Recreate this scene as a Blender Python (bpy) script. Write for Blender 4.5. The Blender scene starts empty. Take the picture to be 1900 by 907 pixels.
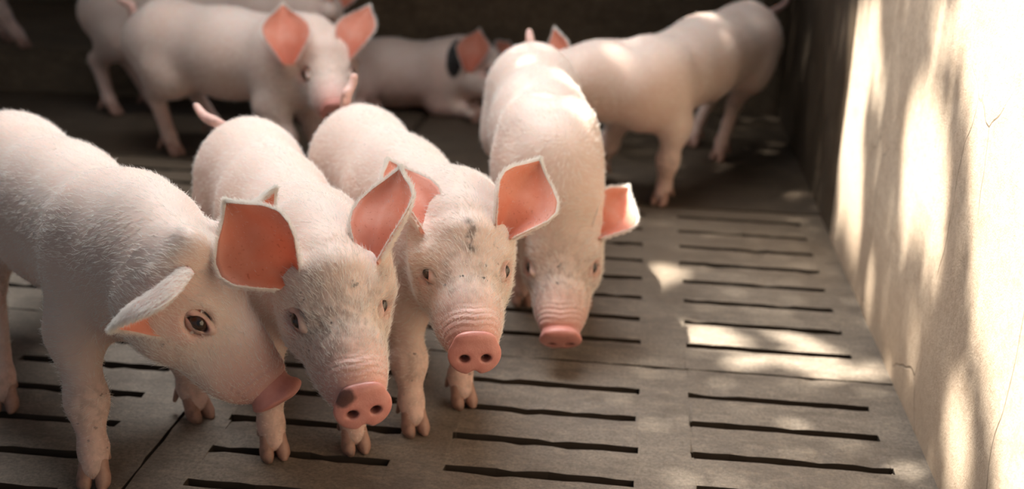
import bpy, math, random, time
import numpy as np
T0 = time.time()
rng = np.random.default_rng(7); random.seed(7)
C = bpy.context.scene.collection
sc = bpy.context.scene

# ------------------------------------------------------------------ camera
FPX, YAW, PITCH, ROLL, EYE_H = 2157.0, -0.105588, 0.341612, -0.029338, 1.0
def cam_axes():
    cy, sy, cp, sp = math.cos(YAW), math.sin(YAW), math.cos(PITCH), math.sin(PITCH)
    f = np.array([sy*cp, cy*cp, -sp]); r = np.array([cy, -sy, 0.0]); d = np.cross(f, r)
    cr, sr = math.cos(ROLL), math.sin(ROLL)
    return cr*r + sr*d, -sr*r + cr*d, f
CR, CD, CF = cam_axes(); CAM = np.array([0, 0, EYE_H])
cd = bpy.data.cameras.new('camera'); cam = bpy.data.objects.new('camera', cd); C.objects.link(cam)
cd.sensor_width = 36.0; cd.lens = FPX/1900*36.0; cd.clip_start = 0.05; cd.clip_end = 200
M3 = np.stack([CR, -CD, -CF], axis=1)
import mathutils
mw = mathutils.Matrix.Identity(4)
for i in range(3):
    for j in range(3): mw[i][j] = M3[i, j]
mw.translation = CAM
cam.matrix_world = mw
cd.dof.use_dof = True; cd.dof.focus_distance = 1.72; cd.dof.aperture_fstop = 2.4
sc.camera = cam

# ------------------------------------------------------------------ light and exposure
sc.view_settings.view_transform = 'Standard'; sc.view_settings.look = 'None'
sc.view_settings.gamma = 1; sc.view_settings.exposure = 0.0
try: sc.view_settings.use_curve_mapping = False
except Exception: pass
w = bpy.data.worlds.new('world'); sc.world = w; w.use_nodes = True
bg = w.node_tree.nodes['Background']; bg.inputs[0].default_value = (0.80, 0.88, 1.0, 1); bg.inputs[1].default_value = 0.16
def vec(v): return mathutils.Vector([float(x) for x in v])
def aim(o, d): o.rotation_euler = vec(d).to_track_quat('-Z', 'Y').to_euler()
SUN_D = np.array([0.42, -0.02, -0.90]); SUN_D /= np.linalg.norm(SUN_D)
sl = bpy.data.lights.new('sun', 'SUN'); sl.energy = 24.0; sl.angle = math.radians(0.7); sl.color = (1.0, 0.94, 0.84)
so = bpy.data.objects.new('sun', sl); C.objects.link(so); so.location = (-3, 1, 7); aim(so, SUN_D)
def area(name, loc, tgt, sx, sy, power, col):
    l = bpy.data.lights.new(name, 'AREA'); l.shape = 'RECTANGLE'; l.size = sx; l.size_y = sy; l.energy = power; l.color = col
    l.spread = math.radians(138); o = bpy.data.objects.new(name, l); C.objects.link(o); o.location = loc; aim(o, np.array(tgt)-np.array(loc)); return o
area('added_overhead_light', (-0.75, 2.75, 2.25), (-0.60, 1.8, 0.3), 1.7, 1.1, 43, (0.98, 0.985, 1.0))  # added soft area light for daylight from above; the roof has no skylight

# ------------------------------------------------------------------ small helpers
def unit(v): v = np.asarray(v, float); return v/np.linalg.norm(v)
def at(px, py, depth):            # a point at a known distance (along the view axis) measured in the photograph
    return CAM + depth*((px-950)/FPX*CR + (py-453.5)/FPX*CD + CF)
def at_z(px, py, z):
    d = (px-950)/FPX*CR + (py-453.5)/FPX*CD + CF
    return CAM + d*((z-EYE_H)/d[2])
def cdepth(p): return float(np.dot(np.asarray(p)-CAM, CF))
def link(o, parent=None):
    C.objects.link(o)
    if parent is not None: o.parent = parent
    return o
def mesh_from(name, V, F, mat=None, smooth=True):
    me = bpy.data.meshes.new(name)
    F = np.asarray(F)
    if F.ndim == 2:
        n, k = F.shape
        me.vertices.add(len(V)); me.vertices.foreach_set('co', np.asarray(V, np.float32).ravel())
        me.loops.add(n*k); me.loops.foreach_set('vertex_index', F.astype(np.int32).ravel())
        me.polygons.add(n); me.polygons.foreach_set('loop_start', np.arange(0, n*k, k, dtype=np.int32))
        me.polygons.foreach_set('loop_total', np.full(n, k, np.int32))
        me.update(calc_edges=True); me.validate()
    me.polygons.foreach_set('use_smooth', np.full(len(me.polygons), bool(smooth)))
    if mat is not None:
        for m in (mat if isinstance(mat, (list, tuple)) else [mat]): me.materials.append(m)
    return me
def fattr(me, name, arr):
    a = me.attributes.new(name, 'FLOAT', 'POINT'); a.data.foreach_set('value', np.asarray(arr, np.float32))

# ------------------------------------------------------------------ materials
class NT:
    def __init__(s, name):
        s.m = bpy.data.materials.new(name); s.m.use_nodes = True; s.t = s.m.node_tree
        s.t.nodes.clear(); s.out = s.n('ShaderNodeOutputMaterial')
    def n(s, typ, **kw):
        x = s.t.nodes.new(typ)
        for k, v in kw.items():
            if k.startswith('i_'): x.inputs[k[2:].replace('_', ' ')].default_value = v
            else: setattr(x, k, v)
        return x
    def l(s, a, b): s.t.links.new(a, b)
    def noise(s, scale, detail=4, rough=0.55, co='Object', stretch=None, dist=0.0):
        tc = s.n('ShaderNodeTexCoord'); src = tc.outputs[co]
        if stretch:
            mp = s.n('ShaderNodeMapping'); mp.inputs['Scale'].default_value = stretch; s.l(src, mp.inputs[0]); src = mp.outputs[0]
        n = s.n('ShaderNodeTexNoise'); n.inputs['Scale'].default_value = scale; n.inputs['Detail'].default_value = detail
        n.inputs['Roughness'].default_value = rough; n.inputs['Distortion'].default_value = dist; s.l(src, n.inputs['Vector']); return n.outputs['Fac']
    def ramp(s, fac, stops):
        r = s.n('ShaderNodeValToRGB'); cr = r.color_ramp
        while len(cr.elements) < len(stops): cr.elements.new(0.5)
        for e, (p, c) in zip(cr.elements, stops): e.position = p; e.color = (*c, 1) if len(c) == 3 else c
        s.l(fac, r.inputs[0]); return r.outputs[0]
    def val(s, fac, a, b, c=0.0, d=1.0):
        r = s.n('ShaderNodeMapRange'); r.inputs[1].default_value = a; r.inputs[2].default_value = b
        r.inputs[3].default_value = c; r.inputs[4].default_value = d; s.l(fac, r.inputs[0]); return r.outputs[0]
    def mix(s, fac, a, b, mode='MIX'):
        m = s.n('ShaderNodeMix', data_type='RGBA', blend_type=mode)
        for sock, v in ((m.inputs[0], fac), (m.inputs[6], a), (m.inputs[7], b)):
            if isinstance(v, (int, float)): sock.default_value = v
            elif isinstance(v, tuple): sock.default_value = (*v, 1)
            else: s.l(v, sock)
        return m.outputs[2]
    def math(s, op, a, b=None):
        m = s.n('ShaderNodeMath', operation=op)
        for sock, v in ((m.inputs[0], a), (m.inputs[1], b)):
            if v is None: continue
            if isinstance(v, (int, float)): sock.default_value = v
            else: s.l(v, sock)
        return m.outputs[0]
    def attr(s, name): return s.n('ShaderNodeAttribute', attribute_name=name).outputs['Fac']
    def bump(s, h, strength, dist=0.01):
        b = s.n('ShaderNodeBump'); b.inputs['Strength'].default_value = strength; b.inputs['Distance'].default_value = dist; s.l(h, b.inputs['Height']); return b.outputs[0]
    def bsdf(s, col, rough=0.6, normal=None, sss=0.0, sssr=(0.02, 0.008, 0.005), spec=0.5, coat=0.0):
        p = s.n('ShaderNodeBsdfPrincipled')
        if isinstance(col, tuple): p.inputs['Base Color'].default_value = (*col, 1)
        else: s.l(col, p.inputs['Base Color'])
        if isinstance(rough, (int, float)): p.inputs['Roughness'].default_value = rough
        else: s.l(rough, p.inputs['Roughness'])
        if normal is not None: s.l(normal, p.inputs['Normal'])
        p.inputs['Specular IOR Level'].default_value = spec; p.inputs['Coat Weight'].default_value = coat
        if sss > 0:
            p.inputs['Subsurface Weight'].default_value = sss; p.inputs['Subsurface Radius'].default_value = sssr; p.inputs['Subsurface Scale'].default_value = 1.0
        return p
    def done(s, sh): s.l(sh.outputs[0] if hasattr(sh, 'outputs') else sh, s.out.inputs[0]); return s.m

def skin_mat(name, base=(0.79, 0.635, 0.555), pinkc=(0.74, 0.36, 0.30), extra=None):
    m = NT(name)
    n1 = m.noise(9, 4); n2 = m.noise(60, 5, 0.65)
    col = m.mix(m.val(n1, 0.35, 0.7), base, (base[0]*0.97, base[1]*0.9, base[2]*0.86))
    col = m.mix(m.math('MULTIPLY', m.attr('pink'), 0.9), col, pinkc)
    d = m.math('MULTIPLY', m.attr('dirt'), m.val(n2, 0.42, 0.62))
    col = m.mix(m.math('MULTIPLY', d, 0.75), col, (0.16, 0.10, 0.07))
    sp = m.val(m.noise(75, 2, 0.5), 0.68, 0.73)
    col = m.mix(m.math('MULTIPLY', sp, m.val(m.attr('dirt'), 0.02, 0.5, 0.0, 0.9)), col, (0.05, 0.04, 0.035))
    col = m.mix(m.attr('black'), col, (0.02, 0.017, 0.015))
    wr = m.math('MULTIPLY', m.attr('wrinkle'), 1.0)
    h = m.math('ADD', m.math('MULTIPLY', m.noise(130, 4, 0.6), 0.25), wr)
    return m.done(m.bsdf(col, 0.55, m.bump(h, 0.55, 0.004), sss=0.22, sssr=(0.012, 0.004, 0.0025), spec=0.35))

def ear_in_mat():
    m = NT('ear_inner_skin')
    n = m.noise(28, 5, 0.6); sp = m.val(m.noise(190, 2, 0.5), 0.64, 0.7)
    u = m.attr('ear_u')
    col = m.mix(m.val(n, 0.35, 0.65), (0.86, 0.50, 0.37), (0.80, 0.37, 0.25))
    col = m.mix(m.val(u, 0.45, 0.05, 0.0, 0.55), col, (0.55, 0.13, 0.08))
    col = m.mix(m.val(m.attr('ear_v'), 0.55, 1.0, 0.0, 0.6), col, (0.90, 0.62, 0.50))
    col = m.mix(m.math('MULTIPLY', sp, m.val(u, 0.8, 0.35, 0.0, 0.7)), col, (0.35, 0.10, 0.05))
    p = m.bsdf(col, 0.5, m.bump(n, 0.3, 0.004), spec=0.35)
    t = m.n('ShaderNodeBsdfTranslucent'); t.inputs[0].default_value = (1.0, 0.36, 0.20, 1)
    mx = m.n('ShaderNodeMixShader'); mx.inputs[0].default_value = 0.5
    m.l(p.outputs[0], mx.inputs[1]); m.l(t.outputs[0], mx.inputs[2]); return m.done(mx)
def ear_out_mat():
    m = NT('ear_outer_skin')
    n = m.noise(40, 4)
    col = m.mix(m.val(n, 0.3, 0.7), (0.82, 0.64, 0.57), (0.78, 0.57, 0.50))
    p = m.bsdf(col, 0.55, m.bump(n, 0.3, 0.003), spec=0.3)
    t = m.n('ShaderNodeBsdfTranslucent'); t.inputs[0].default_value = (1.0, 0.62, 0.50, 1)
    mx = m.n('ShaderNodeMixShader'); mx.inputs[0].default_value = 0.3
    m.l(p.outputs[0], mx.inputs[1]); m.l(t.outputs[0], mx.inputs[2]); return m.done(mx)
def snout_mat(name, black=None, base=(0.68, 0.31, 0.26)):
    m = NT(name)
    n = m.noise(70, 5, 0.65)
    col = m.mix(m.val(n, 0.35, 0.7), base, (base[0]*0.9, base[1]*0.8, base[2]*0.8))
    col = m.mix(m.attr('nostril'), col, (0.07, 0.015, 0.012))
    if black:
        tc = m.n('ShaderNodeTexCoord'); 
        vd = m.n('ShaderNodeVectorMath', operation='DISTANCE'); m.l(tc.outputs['Object'], vd.inputs[0]); vd.inputs[1].default_value = black
        k = m.val(m.math('ADD', vd.outputs['Value'], m.math('MULTIPLY', m.noise(60, 3), 0.012)), 0.018, 0.024, 1.0, 0.0)
        col = m.mix(m.math('MULTIPLY', k, 0.85), col, (0.05, 0.025, 0.02))
    return m.done(m.bsdf(col, 0.33, m.bump(m.noise(420, 3, 0.6), 0.25, 0.002), sss=0.2, sssr=(0.008, 0.003, 0.002), spec=0.5))
def hoof_mat():
    m = NT('hoof_horn')
    col = m.ramp(m.noise(35, 4, 0.6), [(0.3, (0.50, 0.30, 0.23)), (0.55, (0.36, 0.20, 0.15)), (0.75, (0.13, 0.08, 0.06))])
    return m.done(m.bsdf(col, 0.5, m.bump(m.noise(90, 4), 0.3, 0.003)))
def hair_mat(name, col):
    m = NT(name); p = m.bsdf(col, 0.5, spec=0.35)
    t = m.n('ShaderNodeBsdfTranslucent'); t.inputs[0].default_value = (*col, 1)
    mx = m.n('ShaderNodeMixShader'); mx.inputs[0].default_value = 0.4
    m.l(p.outputs[0], mx.inputs[1]); m.l(t.outputs[0], mx.inputs[2]); return m.done(mx)
def simple(name, col, rough=0.5, spec=0.5, coat=0.0):
    m = NT(name); return m.done(m.bsdf(col, rough, spec=spec, coat=coat))

def concrete(name, c0, c1, stain, scale=1.0, bump=0.5, rough=(0.35, 0.75), dung=None):
    m = NT(name)
    a = m.noise(2.2*scale, 6, 0.6, 'Object'); b = m.noise(14*scale, 6, 0.65, 'Object', stretch=(0.5, 1.6, 1)); f = m.noise(160*scale, 4, 0.7, 'Object')
    col = m.mix(m.val(a, 0.35, 0.68), c0, c1)
    col = m.mix(m.val(b, 0.48, 0.72, 0, 0.8), col, stain)
    col = m.mix(m.val(f, 0.38, 0.66, 0.0, 0.7), col, (c0[0]*0.42, c0[1]*0.40, c0[2]*0.37))
    g = m.noise(48*scale, 5, 0.7, 'Object', stretch=(0.6, 1.2, 1)); col = m.mix(m.val(g, 0.5, 0.72, 0.0, 0.5), col, (c1[0]*1.25, c1[1]*1.22, c1[2]*1.15))
    col = m.mix(m.val(m.noise(5.5*scale, 5, 0.7, 'Object'), 0.5, 0.68, 0.0, 0.45), col, (c0[0]*0.5, c0[1]*0.46, c0[2]*0.42))
    if dung:
        tc = m.n('ShaderNodeTexCoord'); sx = m.n('ShaderNodeSeparateXYZ'); m.l(tc.outputs['Object'], sx.inputs[0])
        k = m.val(m.math('ADD', sx.outputs[1], m.math('MULTIPLY', m.noise(1.7, 5), 0.9)), dung[0], dung[1], 0.0, 0.92)
        col = m.mix(k, col, dung[2])
    sp = m.val(m.noise(230*scale, 2, 0.4, 'Object'), 0.70, 0.74, 0, 0.5)
    col = m.mix(sp, col, (0.45, 0.38, 0.29))
    h = m.math('ADD', m.math('MULTIPLY', b, 0.6), m.math('ADD', m.math('MULTIPLY', f, 0.8), m.math('MULTIPLY', g, 0.5)))
    return m.done(m.bsdf(col, m.val(a, 0.3, 0.7, rough[0], rough[1]), m.bump(h, bump, 0.006), spec=0.45))
M = dict(
    slat=concrete('worn_concrete_slats', (0.185, 0.150, 0.116), (0.29, 0.242, 0.190), (0.105, 0.082, 0.062), dung=(2.75, 3.75, (0.115, 0.082, 0.052))),
    back=concrete('dirty_back_wall', (0.15, 0.107, 0.064), (0.21, 0.152, 0.094), (0.075, 0.053, 0.032), 0.8, 0.7, (0.6, 0.9)),
    solid=concrete('dung_and_shade_concrete', (0.075, 0.053, 0.034), (0.11, 0.080, 0.053), (0.04, 0.028, 0.018), 1.0, 0.6, (0.3, 0.7)),
    slot=simple('slurry_and_shade_slot_side', (0.045, 0.032, 0.022), 0.7),  # slurry-brown slot sides, darkened further to put the slot's shade into the colour
    pit=simple('pit_dark', (0.012, 0.010, 0.008), 0.8),
    skin=skin_mat('piglet_skin'), ear_in=ear_in_mat(), ear_out=ear_out_mat(),
    snout=snout_mat('snout_skin'), hoof=hoof_mat(),
    hair=hair_mat('white_bristle', (0.95, 0.92, 0.87)),
    eyeball=simple('dark_eye', (0.012, 0.008, 0.007), 0.08, 0.6, 0.5),
    iris=simple('brown_iris', (0.05, 0.025, 0.015), 0.12, 0.6, 0.5),
)
def wall_mat():
    m = NT('worn_plaster_wall')
    a = m.noise(3, 6, 0.6, 'Object'); b = m.noise(11, 6, 0.65, 'Object', stretch=(1, 0.6, 1.6)); f = m.noise(260, 5, 0.7, 'Object')
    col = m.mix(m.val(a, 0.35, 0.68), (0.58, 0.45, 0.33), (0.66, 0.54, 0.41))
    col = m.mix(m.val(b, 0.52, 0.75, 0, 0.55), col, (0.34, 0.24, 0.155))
    tc = m.n('ShaderNodeTexCoord'); sx = m.n('ShaderNodeSeparateXYZ'); m.l(tc.outputs['Object'], sx.inputs[0])
    col = m.mix(m.val(m.noise(95, 4, 0.65, 'Object'), 0.42, 0.68, 0.0, 0.5), col, (0.36, 0.25, 0.165))
    low = m.val(m.math('ADD', sx.outputs[2], m.math('MULTIPLY', b, 0.25)), 0.08, 0.36, 0.65, 0.0)
    col = m.mix(low, col, (0.32, 0.235, 0.16))
    vo = m.n('ShaderNodeTexVoronoi', feature='DISTANCE_TO_EDGE'); vo.inputs['Scale'].default_value = 2.3
    mp = m.n('ShaderNodeMapping'); mp.inputs['Scale'].default_value = (1, 1.5, 0.8); m.l(tc.outputs['Object'], mp.inputs[0])
    nd = m.n('ShaderNodeMix', data_type='RGBA'); nd.inputs[0].default_value = 0.12
    nn = m.n('ShaderNodeTexNoise'); nn.inputs['Scale'].default_value = 5; m.l(tc.outputs['Object'], nn.inputs['Vector'])
    m.l(mp.outputs[0], nd.inputs[6]); m.l(nn.outputs['Color'], nd.inputs[7]); m.l(nd.outputs[2], vo.inputs['Vector'])
    cr = m.math('MULTIPLY', m.val(vo.outputs[0], 0.0, 0.006, 1.0, 0.0), m.val(m.noise(2.1, 2), 0.5, 0.56))
    col = m.mix(m.math('MULTIPLY', cr, 0.75), col, (0.08, 0.055, 0.035))
    h = m.math('SUBTRACT', m.math('ADD', m.math('MULTIPLY', f, 0.7), m.math('MULTIPLY', b, 0.8)), cr)
    return m.done(m.bsdf(col, 0.7, m.bump(h, 0.5, 0.005), spec=0.35))
M['wall'] = wall_mat()

# ------------------------------------------------------------------ the pen: floor panels, walls
def struct(o): o['kind'] = 'structure'; return o
def box_mesh(name, lo, hi, mat, seg=None):
    import bmesh
    bm = bmesh.new(); r = bmesh.ops.create_cube(bm, size=1.0)
    for v in bm.verts:
        for k in range(3): v.co[k] = lo[k] + (v.co[k]+0.5)*(hi[k]-lo[k])
    bmesh.ops.bevel(bm, geom=bm.edges[:], offset=0.008, segments=2, affect='EDGES')
    me = bpy.data.meshes.new(name); bm.to_mesh(me); bm.free(); me.materials.append(mat); return me

floor = struct(link(bpy.data.objects.new('floor', None)))
def slat_panel(name, x0, x1, y0, y1, slots, th=0.075):
    """one cast panel: a slab with rows of through slots; slots = list of (xa, xb, yc, half width)"""
    xs = {x0, x1}; ys = {y0, y1}
    for xa, xb, yc, hw in slots: xs |= {xa, xb}; ys |= {yc-hw, yc+hw}
    def dens(s, step):
        s = sorted(s); out = [s[0]]
        for a, b in zip(s, s[1:]):
            n = max(1, int(math.ceil((b-a)/step)))
            out += [a+(b-a)*k/n for k in range(1, n+1)]
        return np.array(out)
    X = dens(xs, 0.03); Y = dens(ys, 0.06); nx, ny = len(X), len(Y)
    cx = (X[:-1]+X[1:])/2; cy = (Y[:-1]+Y[1:])/2
    solid = np.ones((nx-1, ny-1), bool)
    for xa, xb, yc, hw in slots:
        solid &= ~((cx[:, None] > xa) & (cx[:, None] < xb) & (np.abs(cy[None]-yc) < hw))
    gx, gy = np.meshgrid(X, Y, indexing='ij')
    jit = rng.normal(size=(nx, ny, 2))*np.array([0.0012, 0.0011])
    jit[0, :, 0] *= 1; px_ = gx+jit[..., 0]; py_ = gy+jit[..., 1]
    # chipped rims: vertices on the outline of a slot drop a little
    pad = np.pad(solid, 1, constant_values=False)
    rim = ~(pad[:-1, :-1] & pad[1:, :-1] & pad[:-1, 1:] & pad[1:, 1:])
    zt = np.where(rim, -0.0006-0.003*(rng.random((nx, ny)) > 0.93), 0.0)+rng.normal(size=(nx, ny))*0.0002
    top = np.stack([px_, py_, zt], -1).reshape(-1, 3); bot = top.copy(); bot[:, 2] = -th
    V = np.concatenate([top, bot]); N = nx*ny
    idx = lambda i, j: i*ny+j
    F = []; mi = []
    for i in range(nx-1):
        for j in range(ny-1):
            if not solid[i, j]: continue
            mi += [0]*1; F.append((idx(i, j), idx(i+1, j), idx(i+1, j+1), idx(i, j+1)))
            n0 = len(F)
            if not pad[i, j+1]: F.append((idx(i, j), idx(i, j+1), N+idx(i, j+1), N+idx(i, j)))
            if not pad[i+2, j+1]: F.append((idx(i+1, j+1), idx(i+1, j), N+idx(i+1, j), N+idx(i+1, j+1)))
            if not pad[i+1, j]: F.append((idx(i+1, j), idx(i, j), N+idx(i, j), N+idx(i+1, j)))
            if not pad[i+1, j+2]: F.append((idx(i, j+1), idx(i+1, j+1), N+idx(i+1, j+1), N+idx(i, j+1)))
            mi += [1]*(len(F)-n0)
    me = mesh_from(name, V, np.array(F), [M['slat'], M['slot']], smooth=False)
    me.polygons.foreach_set('material_index', np.array(mi, np.int32))
    return link(bpy.data.objects.new(name, me), floor)
COLS = [(-0.683, -0.372), (-0.283, 0.038), (0.133, 0.469)]
def rows(ys, cols, dy=0.0, hw=0.011, jx=0.004):
    return [(a+random.uniform(-jx, jx), b+random.uniform(-jx, jx), y+dy, hw) for y in ys for a, b in cols]
FRONT = [1.345, 1.457, 1.569, 1.680, 1.791, 1.904, 2.017]; REAR = [2.241+0.1245*k for k in range(8)]
FAR = [1.0+0.1125*k for k in range(3)]
slat_panel('floor_panel', -0.768, 0.555, 1.235, 2.126, rows(FRONT, COLS, -0.003))
slat_panel('floor_panel', -0.768, 0.555, 2.132, 3.20, rows(REAR, COLS, 0.004))
slat_panel('floor_panel', -0.768, 0.555, 0.40, 1.229, rows([0.55+0.1125*k for k in range(6)], COLS))
LC = [(-1.990, -1.680), (-1.585, -1.272), (-1.175, -0.868)]
slat_panel('floor_panel', -2.085, -0.776, 1.285, 2.178, rows([1.393+0.1125*k for k in range(7)], LC))
slat_panel('floor_panel', -2.085, -0.776, 2.186, 3.40, rows([2.31+0.121*k for k in range(9)], LC))
slat_panel('floor_panel', -2.085, -0.776, 0.40, 1.279, rows([0.55+0.1125*k for k in range(6)], LC))
LC2 = [(a-1.317, b-1.317) for a, b in LC]
slat_panel('floor_panel', -3.40, -2.093, 1.285, 2.178, rows([1.393+0.1125*k for k in range(7)], LC2))
slat_panel('floor_panel', -3.40, -2.093, 2.186, 3.40, rows([2.31+0.121*k for k in range(9)], LC2))
# solid concrete lying strip along the back
def ground(name, lo, hi, mat, parent=None):
    return link(bpy.data.objects.new(name, box_mesh(name, lo, hi, mat)), parent)
ground('solid_slab', (-0.768, 3.206, -0.10), (0.555, 4.47, 0.0), M['solid'], floor)
ground('solid_slab', (-4.2, 3.406, -0.10), (-0.774, 4.47, 0.0), M['solid'], floor)
ground('slurry_pit', (-4.2, 0.2, -0.62), (0.75, 4.6, -0.55), M['pit'], floor)
ground('pit_wall', (0.57, 0.2, -0.62), (0.75, 4.6, -0.10), M['pit'], floor); ground('pit_wall', (-4.2, 0.2, -0.62), (0.57, 0.38, -0.10), M['pit'], floor)
ground('pit_wall', (-4.2, 4.48, -0.62), (0.57, 4.6, -0.10), M['pit'], floor); ground('pit_wall', (-4.3, 0.2, -0.62), (-4.2, 4.6, -0.10), M['pit'], floor)
# walls
def wallgrid(name, P, U, W, nu, nv, thick, mat, amp):
    P, U, W = map(np.array, (P, U, W)); N = unit(np.cross(U, W))
    u, v = np.meshgrid(np.linspace(0, 1, nu), np.linspace(0, 1, nv), indexing='ij')
    g = rng.normal(size=(nu, nv))
    for _ in range(6): g = (g+np.roll(g, 1, 0)+np.roll(g, -1, 0)+np.roll(g, 1, 1)+np.roll(g, -1, 1))/5
    V = P+u[..., None]*U+v[..., None]*W+(g*amp)[..., None]*N
    back = P+u[..., None]*U+v[..., None]*W-thick*N
    n = nu*nv; V = np.concatenate([V.reshape(-1, 3), back.reshape(-1, 3)]); F = []
    ix = lambda i, j: i*nv+j
    for i in range(nu-1):
        for j in range(nv-1):
            F.append((ix(i, j), ix(i+1, j), ix(i+1, j+1), ix(i, j+1))); F.append((n+ix(i, j), n+ix(i, j+1), n+ix(i+1, j+1), n+ix(i+1, j)))
    for i in range(nu-1):
        F.append((ix(i, nv-1), ix(i+1, nv-1), n+ix(i+1, nv-1), n+ix(i, nv-1))); F.append((ix(i+1, 0), ix(i, 0), n+ix(i, 0), n+ix(i+1, 0)))
    for j in range(nv-1):
        F.append((ix(0, j), ix(0, j+1), n+ix(0, j+1), n+ix(0, j))); F.append((ix(nu-1, j+1), ix(nu-1, j), n+ix(nu-1, j), n+ix(nu-1, j+1)))
    return struct(link(bpy.data.objects.new(name, mesh_from(name, V, np.array(F), mat))))
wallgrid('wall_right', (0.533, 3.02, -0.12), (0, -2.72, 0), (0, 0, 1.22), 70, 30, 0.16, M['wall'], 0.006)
wallgrid('wall_right_rear', (0.536, 4.5, -0.12), (0, -1.482, 0), (0, 0, 1.22), 40, 30, 0.16, M['solid'], 0.008)  # dung-brown concrete; the shade on this stretch is also put into its colour
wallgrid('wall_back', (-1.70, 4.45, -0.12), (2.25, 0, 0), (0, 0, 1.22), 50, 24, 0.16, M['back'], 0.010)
wallgrid('wall_far', (-4.2, 5.35, 0.0), (2.6, 0, 0), (0, 0, 1.3), 50, 24, 0.16, M['back'], 0.010)
struct(ground('trim_1', (-4.2, 4.20, -0.1), (-1.70, 5.35, 0.165), M['back']))

struct(ground('ceiling', (-4.4, -1.2, 2.52), (-1.30, 5.6, 2.58), M['back']))
LIT_W = {'P1': [(3.176, 0.606), (2.773, 0.659), (2.584, 0.51), (2.575, 0.446), (2.724, 0.481), (2.765, 0.39), (2.6, 0.156), (2.618, 0.091), (2.93, 0.074), (3.101, 0.305), (3.072, 0.454)],
'P2': [(2.376, 0.452), (2.324, 0.546), (2.224, 0.612), (2.086, 0.585), (1.987, 0.49), (1.93, 0.383), (1.928, 0.296), (2.113, 0.31), (2.208, 0.244)],
'P3': [(2.096, 0.748), (2.0, 1.3), (-.2, 1.3), (-.2, 0.1), (1.446, 0.107), (1.564, 0.219), (1.712, 0.308), (1.866, 0.523), (2.012, 0.652)],
'P4': [(2.53, 0.074), (2.468, 0.141), (2.358, 0.081), (2.405, 0.021)], 'P5': [(2.081, 0.194), (1.991, 0.146), (1.999, 0.089), (2.065, 0.113)],
'P6': [(1.851, 0.209), (1.676, 0.216), (1.574, 0.079), (1.658, 0.027), (1.783, 0.123)], 'P7': [(2.332, 0.717), (2.086, 0.749), (2.027, 0.658), (2.191, 0.643)]}
LIT_F = {'F1': [(0.053, 2.679), (0.082, 2.723), (0.125, 2.701), (0.129, 2.635), (0.1, 2.594), (0.059, 2.6)],
'F2': [(0.137, 2.354), (0.208, 2.355), (0.256, 2.303), (0.243, 2.243), (0.135, 2.243)],
'F3': [(0.214, 2.167), (0.249, 2.207), (0.34, 2.241), (0.431, 2.234), (0.472, 2.169), (0.454, 2.134), (0.382, 2.139), (0.328, 2.182), (0.249, 2.13)],
'F4': [(0.335, 2.36), (0.398, 2.314), (0.435, 2.258), (0.365, 2.273)], 'F5': [(0.497, 2.269), (0.525, 2.183), (0.519, 2.15), (0.494, 2.173)], 'F7': [(0.306, 1.92), (0.326, 1.94), (0.341, 1.91), (0.323, 1.902)]}
def inside(px_, py_, poly):
    r = np.zeros(len(px_), bool); n = len(poly)
    for k in range(n):
        (x1, y1), (x2, y2) = poly[k], poly[(k+1) % n]
        c = ((y1 > py_) != (y2 > py_)) & (px_ < (x2-x1)*(py_-y1)/(y2-y1+1e-12)+x1); r ^= c
    return r
def make_leaf_screen():
    """unseen leaf screen over the roof edge; gaps are shaped to place the sun patches"""
    n = 52000; zc = 4.2
    P = np.stack([rng.uniform(-2.5, -0.5, n), rng.uniform(0.6, 5.0, n), zc+rng.normal(size=n)*0.05], 1)
    tw = (0.53-P[:, 0])/SUN_D[0]; W_ = P+tw[:, None]*SUN_D; tf = -P[:, 2]/SUN_D[2]; F_ = P+tf[:, None]*SUN_D
    onw = W_[:, 2] > 0; lit = np.zeros(n, bool)
    for p in LIT_W.values(): lit |= onw & inside(W_[:, 1], W_[:, 2], p)
    for p in LIT_F.values():
        p = np.array(p); c = p.mean(0); d = p-c; p = c+d*(1+0.020/np.linalg.norm(d, axis=1)[:, None]); lit |= ~onw & inside(F_[:, 0], F_[:, 1], p)
    for c, r_ in (((-.071, 3.129, .46), .030), ((.013, 3.284, .48), .02), ((.139, 3.527, .524), .05)):
        c = np.array(c)-SUN_D*((c[2]-zc)/SUN_D[2]); lit |= np.hypot(P[:, 0]-c[0], P[:, 1]-c[1]) < r_
    lit |= (P[:, 1] < 1.45) & onw
    P = P[~lit]; n = len(P)
    d = rng.normal(size=(n, 3))*np.array([1, 1, .25]); d /= np.linalg.norm(d, axis=1)[:, None]
    q = np.cross(d, np.array([0, 0, 1])+rng.normal(size=(n, 3))*0.25); q /= np.linalg.norm(q, axis=1)[:, None]
    l_ = (0.022+0.012*rng.random(n))[:, None]
    V = np.stack([P-d*l_, P+q*l_*.5, P+d*l_, P-q*l_*.5], 1).reshape(-1, 3)
    o = link(bpy.data.objects.new('tree_foliage', mesh_from('tree_foliage', V, np.arange(4*n).reshape(n, 4), LEAF)))
    o['kind'] = 'stuff'; o['label'] = 'unseen leaf screen over the open roof edge, gaps shaped for sun patches'; o['category'] = 'foliage'
LEAF = simple('green_leaf', (0.05, 0.09, 0.025), 0.6)
make_leaf_screen()

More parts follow.
